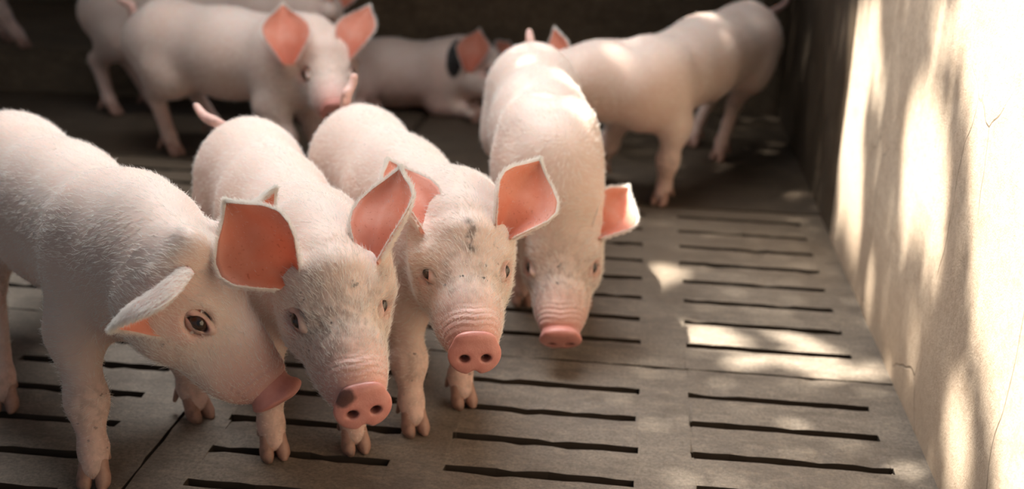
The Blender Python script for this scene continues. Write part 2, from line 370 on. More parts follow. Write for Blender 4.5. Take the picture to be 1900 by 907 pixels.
# ------------------------------------------------------------------ implicit modelling: blended tapered sections -> one continuous skin
class Field:
    def __init__(s, lo, hi, h):
        s.lo = np.array(lo, float); s.h = h
        s.n = np.ceil((np.array(hi)-s.lo)/h).astype(int)+1
        s.D = np.full(s.n, 0.5, np.float32)
        s.ax = [s.lo[k]+h*np.arange(s.n[k]) for k in range(3)]
    def sub(s, lo, hi):
        i0 = np.maximum(0, np.floor((lo-s.lo)/s.h).astype(int)); i1 = np.minimum(s.n, np.ceil((hi-s.lo)/s.h).astype(int)+1)
        if np.any(i1 <= i0): return None, None
        sl_ = tuple(slice(a, b) for a, b in zip(i0, i1))
        return sl_, np.meshgrid(*[s.ax[k][i0[k]:i1[k]] for k in range(3)], indexing='ij', sparse=True)
    def cap(s, a, b, ra, rb, up=(0, 0, 1), k=0.03, cut=False, ends=None):
        a = np.asarray(a, float); b = np.asarray(b, float)
        ra = np.broadcast_to(np.asarray(ra, float), (2,)); rb = np.broadcast_to(np.asarray(rb, float), (2,))
        ab = b-a; L = np.linalg.norm(ab)
        ax = ab/L if L > 1e-6 else unit(np.cross(up, (0.0123, 1, 0.021)))
        upv = np.asarray(up, float)-np.dot(up, ax)*ax
        if np.linalg.norm(upv) < 1e-3: upv = np.cross(ax, (0, 1, 0.01))
        upv = unit(upv); sd = np.cross(upv, ax)
        e0 = ends if ends is not None else (ra.mean(), rb.mean())
        rm = max(ra.max(), rb.max(), *e0)+k+2*s.h
        sl_, g = s.sub(np.minimum(a, b)-rm, np.maximum(a, b)+rm)
        if sl_ is None: return
        X, Y, Z = g
        def dot(v): return (X-a[0])*v[0]+(Y-a[1])*v[1]+(Z-a[2])*v[2]
        al = dot(ax); t = np.clip(al/L, 0, 1) if L > 1e-6 else np.zeros_like(al)
        alo = al-t*L; u = dot(upv); q = dot(sd)
        wv = ra[0]+(rb[0]-ra[0])*t; hv = ra[1]+(rb[1]-ra[1])*t; ev = e0[0]+(e0[1]-e0[0])*t
        d = (np.sqrt((q/wv)**2+(u/hv)**2+(alo/ev)**2)-1)*np.minimum(wv, hv)
        s.merge(sl_, d, k, cut)
    def merge(s, sl_, d, k, cut):
        o = s.D[sl_]
        if cut:
            d = -d; hh = np.maximum(k-np.abs(o-d), 0)/k; s.D[sl_] = np.maximum(o, d)+hh*hh*k/4
        else:
            hh = np.maximum(k-np.abs(o-d), 0)/k; s.D[sl_] = np.minimum(o, d)-hh*hh*k/4
    def ell(s, c, r, axx=(1, 0, 0), up=(0, 0, 1), k=0.03, cut=False):
        axx = unit(axx); c = np.asarray(c, float)
        s.cap(c-axx*1e-4, c+axx*1e-4, (r[1], r[2]), (r[1], r[2]), up, k, cut, ends=(r[0], r[0]))
    def plane(s, z):        # cut everything under z
        s.D = np.maximum(s.D, (z-s.ax[2])[None, None, :].astype(np.float32))
    def mesh(s, relax=1):
        D = s.D; ins = D < 0
        n = np.array(D.shape)-1
        cs = [(i, j, k) for i in (0, 1) for j in (0, 1) for k in (0, 1)]
        cnt = np.zeros(n, np.int8)
        for c in cs: cnt += ins[c[0]:c[0]+n[0], c[1]:c[1]+n[1], c[2]:c[2]+n[2]]
        act = (cnt > 0) & (cnt < 8); I = np.argwhere(act); idm = np.full(n, -1, np.int64); idm[act] = np.arange(len(I))
        acc = np.zeros((len(I), 3)); w_ = np.zeros(len(I))
        for ax in range(3):
            for o1 in (0, 1):
                for o2 in (0, 1):
                    off = np.zeros(3, int); oth = [k for k in range(3) if k != ax]; off[oth[0]] = o1; off[oth[1]] = o2
                    A = I+off; B = A.copy(); B[:, ax] += 1
                    da = D[A[:, 0], A[:, 1], A[:, 2]]; db = D[B[:, 0], B[:, 1], B[:, 2]]
                    m = (da < 0) != (db < 0); t = da[m]/(da[m]-db[m])
                    p = A[m].astype(float); p[:, ax] += t; acc[m] += p; w_[m] += 1
        V = acc/w_[:, None]
        Q = []
        for ax in range(3):
            oth = [k for k in range(3) if k != ax]
            lo = [slice(None)]*3; hi = [slice(None)]*3; lo[ax] = slice(0, -1); hi[ax] = slice(1, None)
            A = ins[tuple(lo)]; B = ins[tuple(hi)]
            for flip, mm in ((False, A & ~B), (True, ~A & B)):
                E = np.argwhere(mm)
                E = E[(E[:, oth[0]] > 0) & (E[:, oth[1]] > 0) & (E[:, oth[0]] < n[oth[0]]) & (E[:, oth[1]] < n[oth[1]])]
                if len(E) == 0: continue
                def cell(a, b):
                    c = E.copy(); c[:, oth[0]] -= a; c[:, oth[1]] -= b; return idm[c[:, 0], c[:, 1], c[:, 2]]
                q = np.stack([cell(1, 1), cell(0, 1), cell(0, 0), cell(1, 0)], 1)
                if (ax == 1) != flip: q = q[:, ::-1]
                Q.append(q)
        Q = np.concatenate(Q); Q = Q[(Q >= 0).all(1)]
        for _ in range(relax):
            S_ = np.zeros_like(V); c_ = np.zeros(len(V))
            for k in range(4):
                a, b = Q[:, k], Q[:, (k+1) % 4]
                for d_ in range(3): S_[:, d_] += np.bincount(a, V[b, d_], len(V)) + np.bincount(b, V[a, d_], len(V))
                c_ += np.bincount(a, minlength=len(V))+np.bincount(b, minlength=len(V))
            V = 0.5*V+0.5*S_/np.maximum(c_, 1)[:, None]
        return V*s.h+s.lo, Q
def vnormals(V, Q):
    n = np.cross(V[Q[:, 2]]-V[Q[:, 0]], V[Q[:, 3]]-V[Q[:, 1]]); N = np.zeros_like(V)
    for k in range(4):
        for d in range(3): N[:, d] += np.bincount(Q[:, k], n[:, d], len(V))
    return N/np.maximum(np.linalg.norm(N, axis=1), 1e-12)[:, None], np.linalg.norm(n, axis=1)/2

# ------------------------------------------------------------------ shared part meshes
def make_hoof():
    f = Field((-0.045, -0.04, -0.01), (0.055, 0.04, 0.075), 0.0022)
    for s_ in (-1, 1):
        f.cap((0.002, 0.0095*s_, 0.040), (0.020, 0.0135*s_, 0.010), (0.0115, 0.016), (0.0115, 0.0125), (1, 0, 0.3), 0.004)
        f.cap((0.014, 0.0125*s_, 0.014), (0.031, 0.0125*s_, 0.004), (0.011, 0.010), (0.006, 0.006), (0, 0, 1), 0.006)
        f.cap((-0.022, 0.0140*s_, 0.044), (-0.031, 0.0165*s_, 0.022), 0.0065, 0.0042, (1, 0, 0), 0.004)
    f.cap((0.006, 0, 0.004), (0.034, 0, 0.020), (0.0022, 0.03), (0.0022, 0.03), (0, 0, 1), 0.003, cut=True)
    f.plane(0.0)
    V, Q = f.mesh(1); me = mesh_from('hoof', V, Q, M['hoof']); return me
HOOF = make_hoof()
def make_snout():
    """disc of the nose: x forward, y left, z up, origin at the centre of its face"""
    f = Field((-0.05, -0.055, -0.05), (0.02, 0.055, 0.045), 0.0017)
    f.cap((-0.040, 0, -0.002), (-0.006, 0, -0.001), (0.033, 0.026), (0.040, 0.0315), (0, 0, 1), 0.006, ends=(0.012, 0.0085))
    f.cap((-0.004, -0.016, 0.004), (-0.004, 0.016, 0.004), (0.0065, 0.022), (0.0065, 0.022), (0, 0, 1), 0.010)
    f.ell((-0.008, 0, 0.027), (0.009, 0.022, 0.008), k=0.010)
    f.ell((0.000, 0, -0.034), (0.012, 0.006, 0.008), k=0.008, cut=True)
    for s_ in (-1, 1):
        f.ell((0.004, 0.0165*s_, -0.004), (0.016, 0.0078, 0.0062), (1, 0.15*s_, 0.1), k=0.006, cut=True)
        f.cap((0.006, 0.019*s_, -0.005), (0.006, 0.030*s_, -0.012), (0.003, 0.003), (0.0015, 0.0015), k=0.005, cut=True)
    V, Q = f.mesh(1)
    d = np.minimum(*[np.linalg.norm((V-np.array([-0.006, 0.0165*s_, -0.004]))/np.array([0.016, 0.0085, 0.007]), axis=1) for s_ in (-1, 1)])
    return V, Q, np.clip(1.6-d*1.15, 0, 1)
SN_V, SN_Q, SN_N = make_snout()
def snout_mesh(mat):
    me = mesh_from('snout', SN_V, SN_Q, mat); fattr(me, 'nostril', SN_N); return me
SNOUT = snout_mesh(M['snout'])
SNOUT_B = snout_mesh(snout_mat('snout_skin_black_spot', (0.0, -0.026, 0.024)))
def make_eye():
    n = 20; V = [(0, 0, 0)]; th = np.linspace(0, math.pi, n); ph = np.linspace(0, 2*math.pi, 2*n, endpoint=False)
    r = 0.0143; V = []; F = []
    for t in th:
        for p in ph: V.append((r*math.sin(t)*math.cos(p), r*math.cos(t), r*math.sin(t)*math.sin(p)))
    m = len(ph)
    for i in range(n-1):
        for j in range(m): F.append((i*m+j, i*m+(j+1) % m, (i+1)*m+(j+1) % m, (i+1)*m+j))
    me = mesh_from('eye', np.array(V), np.array(F), [M['eyeball'], M['iris']])
    mi = np.array([1 if 2 <= (k//m) < 5 else 0 for k in range(len(F))], np.int32)
    if len(me.polygons) == len(F): me.polygons.foreach_set('material_index', mi)
    return me
EYE = make_eye()          # y axis looks out
def make_lid():
    """almond opening of skin around the eyeball; y axis looks out, x toward the nose"""
    f = Field((-0.032, -0.016, -0.028), (0.032, 0.028, 0.028), 0.0014)
    f.ell((0, -0.003, 0.000), (0.0182, 0.0168, 0.0166), k=0.004)
    f.cap((-0.016, 0.002, 0.005), (0.015, 0.002, 0.004), (0.012, 0.010), (0.010, 0.009), k=0.008)
    f.cap((-0.0125, 0.016, -0.0010), (0.0140, 0.016, -0.0035), (0.02, 0.0050), (0.02, 0.0040), (0, 0, 1), k=0.003, cut=True, ends=(0.003, 0.004))
    f.ell((0, 0.016, -0.0005), (0.0125, 0.02, 0.0094), k=0.003, cut=True)
    f.ell((0, 0, 0), (0.0132, 0.0132, 0.0132), k=0.001, cut=True)
    V, Q = f.mesh(1)
    me = mesh_from('eyelid', V, Q, M['skin'])
    fattr(me, 'pink', np.clip(1.5-np.hypot(V[:, 0]/0.017, V[:, 2]/0.012), 0.2, 0.55)); fattr(me, 'dirt', np.zeros(len(V))+0.3)
    return me
LID = make_lid()
def ear_mesh(L, W, curl0, curl1, bend, tipbend, fold=0.0, skew=0.0, power=0.62):
    """x along the ear to its tip, z the way its hollow side opens, y across"""
    nu, nv = 30, 19
    u = np.linspace(0, 1, nu); v = np.linspace(-1, 1, nv)
    prof = np.interp(u, [0, .12, .3, .45, .6, .75, .87, .95, 1.0], [.36, .62, .93, 1.0, .90, .62, .31, .13, .015])*W/2
    P = np.zeros((nu, nv, 3)); ang = 0.0; c = np.zeros(3); prev = 0
    for i, a in enumerate(u):
        du = L/(nu-1) if i else 0
        ang = bend*a + tipbend*max(0, a-0.55)**1.5*3
        c = c+du*np.array([math.cos(ang), 0, math.sin(ang)])
        nx_ = np.array([-math.sin(ang), 0, math.cos(ang)])
        th = curl0+(curl1-curl0)*min(1, a*1.25)
        R = prof[i]/max(th, .05)*1.0
        for j, b in enumerate(v):
            wob = (0.07*math.sin(5*a+2.2*b)+0.035*math.cos(10*b+1.0)*(1-a)+0.05*b*b*math.sin(7*a))*prof[i]
            off = skew*prof[i]*math.sin(math.pi*min(1, a*1.1))
            P[i, j] = c+np.array([0, 1, 0])*(R*math.sin(b*th)*1.12+off)+nx_*(R*(1-math.cos(b*th))*1.15+wob-fold*0)
    uu, vv = np.meshgrid(u, v, indexing='ij')
    # normals, two skins with thickness that thins to the rim
    du = np.gradient(P, axis=0); dv = np.gradient(P, axis=1); N = np.cross(du, dv); N /= np.linalg.norm(N, axis=2)[..., None]+1e-9
    th = 0.0005+0.0022*(1-np.abs(vv)**3)*(1-uu**2)
    A = P+N*th[..., None]; B = P-N*th[..., None]
    V = np.concatenate([A.reshape(-1, 3), B.reshape(-1, 3)]); n = nu*nv; F = []; mi = []
    ix = lambda i, j: i*nv+j
    for i in range(nu-1):
        for j in range(nv-1):
            F.append((ix(i, j), ix(i+1, j), ix(i+1, j+1), ix(i, j+1))); mi.append(0)
            F.append((n+ix(i, j), n+ix(i, j+1), n+ix(i+1, j+1), n+ix(i+1, j))); mi.append(1)
    for i in range(nu-1):
        for j, s_ in ((0, 1), (nv-1, -1)):
            q = (ix(i, j), n+ix(i, j), n+ix(i+1, j), ix(i+1, j)); F.append(q if s_ > 0 else q[::-1]); mi.append(1)
    for j in range(nv-1): F.append((ix(nu-1, j), n+ix(nu-1, j), n+ix(nu-1, j+1), ix(nu-1, j+1))); mi.append(1)
    me = mesh_from('ear', V, np.array(F), [M['ear_in'], M['ear_out']])
    me.polygons.foreach_set('material_index', np.array(mi, np.int32))
    fattr(me, 'ear_u', np.tile(uu.ravel(), 2)); fattr(me, 'ear_v', np.tile(np.abs(vv).ravel(), 2))
    return me, P, N, uu, vv

# ------------------------------------------------------------------ the piglet
EYE_T = np.array([0.0, 0.057, 0.0]); NOSE_T = np.array([0.155, 0, -0.004])     # x from between the eyes to the nose, z out of the forehead
HEAD_V = NOSE_T; HEAD_L = np.linalg.norm(HEAD_V)
def head_frame(E, N, yhint):
    if np.ndim(yhint) == 0:          # slope of the line through the eyes, seen from the front
        en = N-E; yhint = CR+yhint*CD; yhint = yhint-CF*np.dot(yhint, en)/np.dot(CF, en)
    """axes of the head from the point between the eyes, the nose disc and the direction of the piglet's left"""
    en = unit(N-E); y = unit(yhint-np.dot(yhint, en)*en); zt = np.cross(en, y)
    # template: en = HEAD_V direction in the xz plane
    c, s_ = HEAD_V[0]/HEAD_L, HEAD_V[2]/HEAD_L
    x = c*en - s_*zt; z = s_*en + c*zt
    return np.stack([x, y, z], 1)

def bristles(name, parent, pts, dirs, nrm, lens, mat, lift, rad=0.00022, jit=0.25):
    n = len(pts); k = 4
    d = dirs-np.sum(dirs*nrm, 1)[:, None]*nrm; d /= np.linalg.norm(d, axis=1)[:, None]+1e-9
    d = d+rng.normal(size=d.shape)*jit+nrm*(lift[:, None]+rng.normal(size=(n, 1))*0.12); d /= np.linalg.norm(d, axis=1)[:, None]
    s_ = np.linspace(0, 1, k)
    P = pts[:, None]+d[:, None]*(s_[None, :, None]*lens[:, None, None])-nrm[:, None]*(0.18*s_[None, :, None]**2*lens[:, None, None])-nrm[:, None]*0.0006
    hc = bpy.data.hair_curves.new(name); hc.add_curves([k]*n)
    hc.attributes['position'].data.foreach_set('vector', P.astype(np.float32).ravel())
    r = hc.attributes.get('radius') or hc.attributes.new('radius', 'FLOAT', 'POINT')
    r.data.foreach_set('value', np.tile(np.array([1, .9, .7, .25])*rad, n).astype(np.float32))
    hc.materials.append(mat)
    o = link(bpy.data.objects.new(name, hc), parent); o['kind'] = 'stuff'; return o

def piglet(spec):
    s = spec.get('s', 1.0); H = np.array(spec['hip'], float); S = np.array(spec['shoulder'], float)
    fwd = unit((S-H)*np.array([1, 1, 0])); head_a = math.atan2(fwd[1], fwd[0])
    root = link(bpy.data.objects.new('piglet', None)); root['label'] = spec['label']; root['category'] = 'piglet'; root['group'] = 'piglets in the pen'
    O = np.array([*(0.5*(H+S))[:2], spec.get('ground', 0.0)])
    root.location = O; root.rotation_euler = (0, 0, head_a); root.empty_display_size = 0.1
    ca, sa = math.cos(head_a), math.sin(head_a); Rz = np.array([[ca, -sa, 0], [sa, ca, 0], [0, 0, 1]])
    loc = lambda p: Rz.T @ (np.asarray(p, float)-O)
    rl = lambda d: Rz.T @ np.asarray(d, float)
    h, sh = loc(H), loc(S)
    # head
    E, N = np.array(spec['eyes']), np.array(spec['nose']); Rw = head_frame(E, N, np.array(spec['left'], float))
    hs = spec.get('hs') or np.linalg.norm(N-E)/HEAD_L
    Rh = Rz.T @ Rw; hO = loc(E)
    hp = lambda x, y, z: hO+Rh @ (np.array([x, y, z])*hs)
    hx, hy, hz = Rh[:, 0], Rh[:, 1], Rh[:, 2]
    feet = [loc(f) for f in spec['feet']]      # front right, front left, hind right, hind left
    allp = np.array([h, sh, hO, hp(.2, 0, 0), hp(-.1, 0, .08)]+feet)
    f = Field(allp.min(0)-0.19*s, allp.max(0)+0.19*s, spec.get('res', 0.0045))
    lo_z = f.lo[2]
    ax = unit(sh-h); X = np.array([1, 0, 0]); Yl = np.array([0, 1, 0]); Z = np.array([0, 0, 1])
    fat = spec.get('fat', 1.0)
    mid = 0.5*(h+sh)+Z*0.008*s + np.array(spec.get('arch', (0, 0, 0)))
    secs = [(h-ax*0.055*s-Z*0.012*s, .080, .088), (h, .102*fat, .116), (mid-Z*0.012*s, .112*fat, .122), (sh, .102*fat, .118), (sh+ax*0.05*s+Z*0.0, .078, .098)]
    for (a, wa, ha), (b, wb, hb) in zip(secs, secs[1:]): f.cap(a, b, (wa*s, ha*s), (wb*s, hb*s), Z, 0.03*s)
    nb = hp(-0.068, 0, -0.004); n0 = sh+ax*0.03*s+Z*0.005*s; nm = 0.5*(n0+nb)+Z*spec.get('neck_lift', 0.01)*s
    upn = Z+0.5*hz
    f.cap(n0, nm, (.086*s, .106*s), (.078*s, .096*s), upn, 0.06*s); f.cap(nm, nb, (.078*s, .096*s), (.068*hs, .080*hs), upn, 0.05*s)
    EYEP = lambda sg: hp(.006, .0555*sg, .0125)
    # haunches, shoulders, legs
    J = []
    for i, sg in ((2, -1), (3, 1)):
        F_ = feet[i]; fy = spec.get('toe', {}).get(i, 0.0); t = np.array([math.cos(fy), math.sin(fy), 0])
        hj = h+X*0.005*s+Yl*sg*0.050*s+Z*0.01*s
        fet = F_-t*0.004*s+Z*0.054*s
        st = h*np.array([1, 1, 0])+Z*(h[2]-0.085*s)+X*0.048*s+Yl*sg*0.062*s+(F_-h)*np.array([0.14, 0.15, 0])
        hk = fet+Z*0.122*s+(h-X*0.075*s-F_)*np.array([0.30, 0.25, 0])-X*0.022*s
        if spec.get('lie'): st, hk = hj+X*0.10*s-Z*0.05*s+Yl*sg*.03*s, hj+X*0.02*s-Z*0.13*s+Yl*sg*.04*s; fet = F_+Z*0.03
        f.cap(hj, st, (.056*s, .086*s), (.042*s, .064*s), X, 0.04*s)
        f.cap(st-X*0.008*s, hk, (.040*s, .058*s), (.0215*s, .027*s), X, 0.04*s)
        f.cap(hk, fet, (.0215*s, .026*s), (.0195*s, .020*s), X, 0.02*s)
        f.ell(hk-X*0.008*s+Z*0.006*s, (.017*s, .013*s, .018*s), k=.012*s)
        f.cap(fet, F_+Z*0.030*s+t*0.006*s, (.0215*s, .0205*s), (.0205*s, .0195*s), X, 0.012*s)
        J.append((fet, hk))
    for i, sg in ((0, -1), (1, 1)):
        F_ = feet[i]; fy = spec.get('toe', {}).get(i, 0.0); t = np.array([math.cos(fy), math.sin(fy), 0])
        sj = sh+Yl*sg*0.052*s+Z*spec.get('scap', 0.050)*s-X*0.005*s
        fet = F_-t*0.006*s+Z*0.052*s
        el = sh*np.array([1, 1, 0])+Yl*sg*0.066*s-X*0.022*s+Z*(sh[2]-0.105*s)+(F_-sh)*np.array([0.35, 0.3, 0])*0.6
        kn = fet+0.42*(el-fet)+X*0.008*s
        if spec.get('knee', {}).get(i) is not None: kn = kn+X*spec['knee'][i]
        if spec.get('lie'): el = sh+X*.0-Z*.09*s+Yl*sg*.06*s; kn = el+X*0.08*s-Z*0.02*s; fet = F_+Z*0.03
        f.cap(sj, el, (.040*s, .060*s), (.038*s, .050*s), X, 0.035*s)
        f.cap(el, kn, (.035*s, .043*s), (.0265*s, .0275*s), X, 0.03*s)
        f.ell(kn, (.0255*s, .0265*s, .030*s), k=.025*s)
        f.cap(kn, fet, (.0245*s, .0255*s), (.0205*s, .0205*s), X, 0.02*s)
        f.cap(fet, F_+Z*0.030*s+t*0.008*s, (.0225*s, .0215*s), (.0205*s, .0195*s), X, 0.012*s)
        J.append((fet, kn))
    # head
    q = hs
    f.cap(hp(-.055, 0, .000), hp(-.005, 0, -.016), (.068*q, .078*q), (.066*q, .071*q), hz, .03*q, ends=(.04*q, .05*q))
    f.cap(hp(-.005, 0, -.016), hp(.065, 0, -.012), (.066*q, .070*q), (.048*q, .053*q), hz, .02*q)
    f.cap(hp(.065, 0, -.012), hp(.108, 0, -.006), (.048*q, .053*q), (.0400*q, .041*q), hz, .02*q)
    tilt = spec.get('disc', 0.0); dax = unit(hx*math.cos(tilt)+hz*math.sin(tilt))
    f.cap(hp(.100, 0, -.006), hp(*NOSE_T)-dax*.021*q, (.040*q, .041*q), (.0345*q, .0285*q), hz, .014*q, ends=(.02*q, .003*q))
    f.cap(hp(.09, 0, -.040), hp(.122, 0, -.036), (.030*q, .022*q), (.020*q, .012*q), hz, .015*q, ends=(.02*q, .008*q))
    for sg in (-1, 1):
        f.ell(hp(-.030, .042*sg, -.038), (.060*q, .034*q, .046*q), hx, hz, .03*q)
        f.ell(hp(-.018, .043*sg, .026), (.026*q, .018*q, .014*q), hx, hz, .02*q)
        f.ell(hp(.062, .030*sg, -.032), (.05*q, .021*q, .026*q), hx, hz, .02*q)
        f.ell(EYEP(sg), (.0165*q, .0165*q, .0155*q), hx, hz, .008*q, cut=True)
        yv = unit(hy*sg*.80+hx*0.20+hz*0.55); f.cap(EYEP(sg)+yv*.006*q, EYEP(sg)+yv*.035*q, (.0175*q, .0145*q), (.024*q, .020*q), hz, .010*q, cut=True)
        f.cap(hp(.140, .010*sg, -.040), hp(.075, .044*sg, -.046), (.0035*q, .0035*q), (.0025*q, .0025*q), hz, .006*q, cut=True)
    EARS = []
    for e in spec['ears']:
        sg = e['side']; b = loc(e['basew']) if 'basew' in e else hp(*e.get('base', (-.054, .064*sg, .046)))
        tip = loc(e['tip']); xv = unit(tip-b); op = rl(e['open']); op = unit(op-np.dot(op, xv)*xv)
        if 'basew' in e: f.cap(b-op*.040*q-xv*.005*q, b-op*.022*q+xv*.012*q, .022*q, .008*q, op, .02*q)
        else: f.cap(b-op*.026*q-xv*.03*q, b-op*.018*q+xv*.022*q, .026*q, .012*q, op, .03*q)
        EARS.append((e, b, tip, xv, op))
    if spec.get('lie'): f.plane(0.0)
    else: f.plane(lo_z)
    V, Q = f.mesh(1)
    Nn, A = vnormals(V, Q)
    me = mesh_from('body', V, Q, M['skin'])
    hl = ((V-hO) @ Rh)/hs       # vertices in head coordinates
    isH = np.clip((hl[:, 0]+0.11)/0.06, 0, 1)*(np.linalg.norm(hl-np.array([.03, 0, 0]), axis=1) < 0.19)
    dn = np.linalg.norm((hl-NOSE_T)*np.array([1, .9, 1]), axis=1)
    zz = V[:, 2]
    pink = np.clip(1-(dn-0.032)/0.085, 0, 1)*isH*0.92
    for sg in (-1, 1): pink = np.maximum(pink, np.clip(1.25-np.linalg.norm(hl-EYE_T*np.array([1, sg, 1]), axis=1)/0.026, 0, 0.45))
    pink = np.maximum(pink, np.clip(0.34-(zz-O[2]*0)/0.7, 0, 0.30)*(1-isH))
    pink = np.maximum(pink, np.clip(-Nn[:, 2]-0.2, 0, 1)*0.45)
    fattr(me, 'pink', np.clip(pink, 0, 1))
    dirt = np.clip(1-zz/0.16, 0, 1)*0.55*(1-isH)
    for fet, kn in J:
        dirt = np.maximum(dirt, np.clip(1-np.linalg.norm(V-kn-X*0.02*s, axis=1)/0.05, 0, .45))
    for sg in (-1, 1): dirt = np.maximum(dirt, np.clip(1-np.linalg.norm(hl-np.array([.010, .058*sg, -.030]), axis=1)/0.03, 0, .45))
    dirt = np.maximum(dirt, spec.get('face_dirt', 0.3)*isH*np.clip(1-np.abs(hl[:, 0]-.04)/.09, 0, 1))
    dirt = np.maximum(dirt, 0.04)
    black = np.zeros(len(V))
    for (bx, by, bz, br) in spec.get('black_head', []):
        black = np.maximum(black, np.clip((br-np.linalg.norm(hl-np.array([bx, by, bz]), axis=1))/0.008, 0, 1))
    if spec.get('scar'):
        m_ = np.clip(1-np.abs(hl[:, 1]-0.004-0.004*np.sin(hl[:, 0]*160))/0.011, 0, 1)*np.clip((hl[:, 0]+0.055)/0.01, 0, 1)*np.clip((0.012-hl[:, 0])/0.012, 0, 1)*(hl[:, 2] > 0)
        black = np.maximum(black, m_*np.clip(0.7+0.8*np.sin(hl[:, 0]*260+hl[:, 1]*500)*np.sin(hl[:, 1]*420+1)+0.35*rng.normal(size=len(V)), 0, 1)*0.95)
    if spec.get('collar'):
        c_ = np.array(spec['collar']); cl = loc(c_[:3]); dd = np.linalg.norm((V-cl)/np.array([.034, .2, .075]), axis=1); black = np.maximum(black, np.clip((1-dd)*8, 0, 1))
    fattr(me, 'black', black); fattr(me, 'dirt', dirt)
    wr = np.clip(1-np.abs(hl[:, 0]-.118)/.032, 0, 1)*(hl[:, 2] > -.02)*isH
    fattr(me, 'wrinkle', wr*(0.5+0.5*np.sin((hl[:, 0]+0.25*np.abs(hl[:, 1]))*2*math.pi/0.0095)))
    link(bpy.data.objects.new('body', me), root)
    # eyes and lids
    for sg in (-1, 1):
        e = bpy.data.objects.new('eye', EYE); link(e, root)
        yv = unit(hy*sg*.80+hx*0.20+hz*0.55); zv = unit(hz-np.dot(hz, yv)*yv); xv = np.cross(yv, zv)
        m = mathutils.Matrix.Identity(4)
        for a_ in range(3): m[a_][0], m[a_][1], m[a_][2] = xv[a_]*hs*1.02, yv[a_]*hs*1.05, zv[a_]*hs*0.82
        p = EYEP(sg); m.translation = p; e.matrix_local = m
        l_ = link(bpy.data.objects.new('eyelid', LID), e)
    # snout disc
    sn = link(bpy.data.objects.new('snout', SNOUT_B if spec.get('spot_snout') else SNOUT), root)
    tilt = spec.get('disc', 0.0); xv = unit(hx*math.cos(tilt)+hz*math.sin(tilt)); zv = unit(hz-np.dot(hz, xv)*xv); yv = np.cross(zv, xv)
    m = mathutils.Matrix.Identity(4); ss = hs*spec.get('snout_k', 1.0)
    for a_ in range(3): m[a_][0], m[a_][1], m[a_][2] = xv[a_]*ss, yv[a_]*ss, zv[a_]*ss
    m.translation = hp(*NOSE_T)+xv*0.004*hs; sn.matrix_local = m
    if spec.get('spot_snout'): sn['label'] = 'pink snout disc with a black spot on its upper edge'
    # hooves
    for i, F_ in enumerate(feet):
        o = link(bpy.data.objects.new('hoof', HOOF), root); o.location = F_; o.rotation_euler = (0, 0, spec.get('toe', {}).get(i, 0.0)); o.scale = (s, s, s)
        if spec.get('lie'): o.rotation_euler = (0, 0.9, 0); o.location = F_+Z*0.015
    # ears
    hp_pts, hp_dir, hp_n, hp_len, hp_lift = [], [], [], [], []
    for e, b, tip, xv, op in EARS:
        L = np.linalg.norm(tip-b)*e.get('len', 1.04); yv = np.cross(op, xv)
        me, P, En, uu, vv = ear_mesh(L+0.012*s, e.get('w', 0.105)*s, e.get('c0', 1.35)*1.25, e.get('c1', .55)*1.35, e.get('bend', -0.12), e.get('tipbend', 0.22), skew=e.get('skew', 0.0))
        o = link(bpy.data.objects.new('ear', me), root); m = mathutils.Matrix.Identity(4)
        for a_ in range(3): m[a_][0], m[a_][1], m[a_][2] = xv[a_], yv[a_], op[a_]
        m.translation = b-xv*0.012*s; o.matrix_local = m
        Rm = np.stack([xv, yv, op], 1); o0 = b-xv*0.012*s
        PW = P @ Rm.T+o0; NW = En @ Rm.T; nu, nv = uu.shape
        cnt = int(1000*spec.get('hair', 1.0))
        ii = rng.random(cnt)*(nu-1); side = rng.integers(0, 2, cnt)*(nv-1)
        i0 = ii.astype(int); fr = (ii-i0)[:, None]; i1 = np.minimum(i0+1, nu-1)
        pts = PW[i0, side]*(1-fr)+PW[i1, side]*fr
        outw = PW[i0, side]-PW[i0, nv//2]; outw /= np.linalg.norm(outw, axis=1)[:, None]+1e-9
        hp_pts.append(pts); hp_dir.append(outw*0.7+xv*0.9); hp_n.append(-NW[i0, side]); hp_len.append(np.full(cnt, 0.0048)*s*(0.6+0.8*rng.random(cnt))); hp_lift.append(np.full(cnt, 0.25))
        cnt = int(5200*spec.get('hair', 1.0)); iu = rng.integers(1, nu, cnt); iv = rng.integers(0, nv, cnt)
        hp_pts.append(PW[iu, iv]-NW[iu, iv]*0.004+rng.normal(size=(cnt, 3))*0.0012); hp_dir.append(np.tile(xv, (cnt, 1))); hp_n.append(-NW[iu, iv])
        hp_len.append(np.full(cnt, 0.008)*s*(0.6+0.8*rng.random(cnt))); hp_lift.append(np.full(cnt, 0.2))
    # tail
    if spec.get('tail'):
        pts = [h-ax*0.115*s+Z*0.055*s]+[loc(p) for p in spec['tail']]
        pts = np.array(pts); tt = np.linspace(0, len(pts)-1, 18); C3 = np.array([np.interp(tt, np.arange(len(pts)), pts[:, k]) for k in range(3)]).T
        for _ in range(3): C3[1:-1] = 0.25*C3[:-2]+0.5*C3[1:-1]+0.25*C3[2:]
        ft = Field(C3.min(0)-0.03, C3.max(0)+0.03, 0.003)
        for k in range(len(C3)-1):
            r0 = 0.0125*s*(1-0.45*k/17); r1 = 0.0125*s*(1-0.45*(k+1)/17); ft.cap(C3[k], C3[k+1], r0, r1, Z, 0.004)
        tv, tq = ft.mesh(1); tm = mesh_from('tail', tv, tq, M['skin']); fattr(tm, 'pink', np.full(len(tv), .55)); fattr(tm, 'dirt', np.full(len(tv), .3))
        link(bpy.data.objects.new('tail', tm), root)
    # coat of short bristles
    nh = int(spec.get('hair', 1.0)*42000)
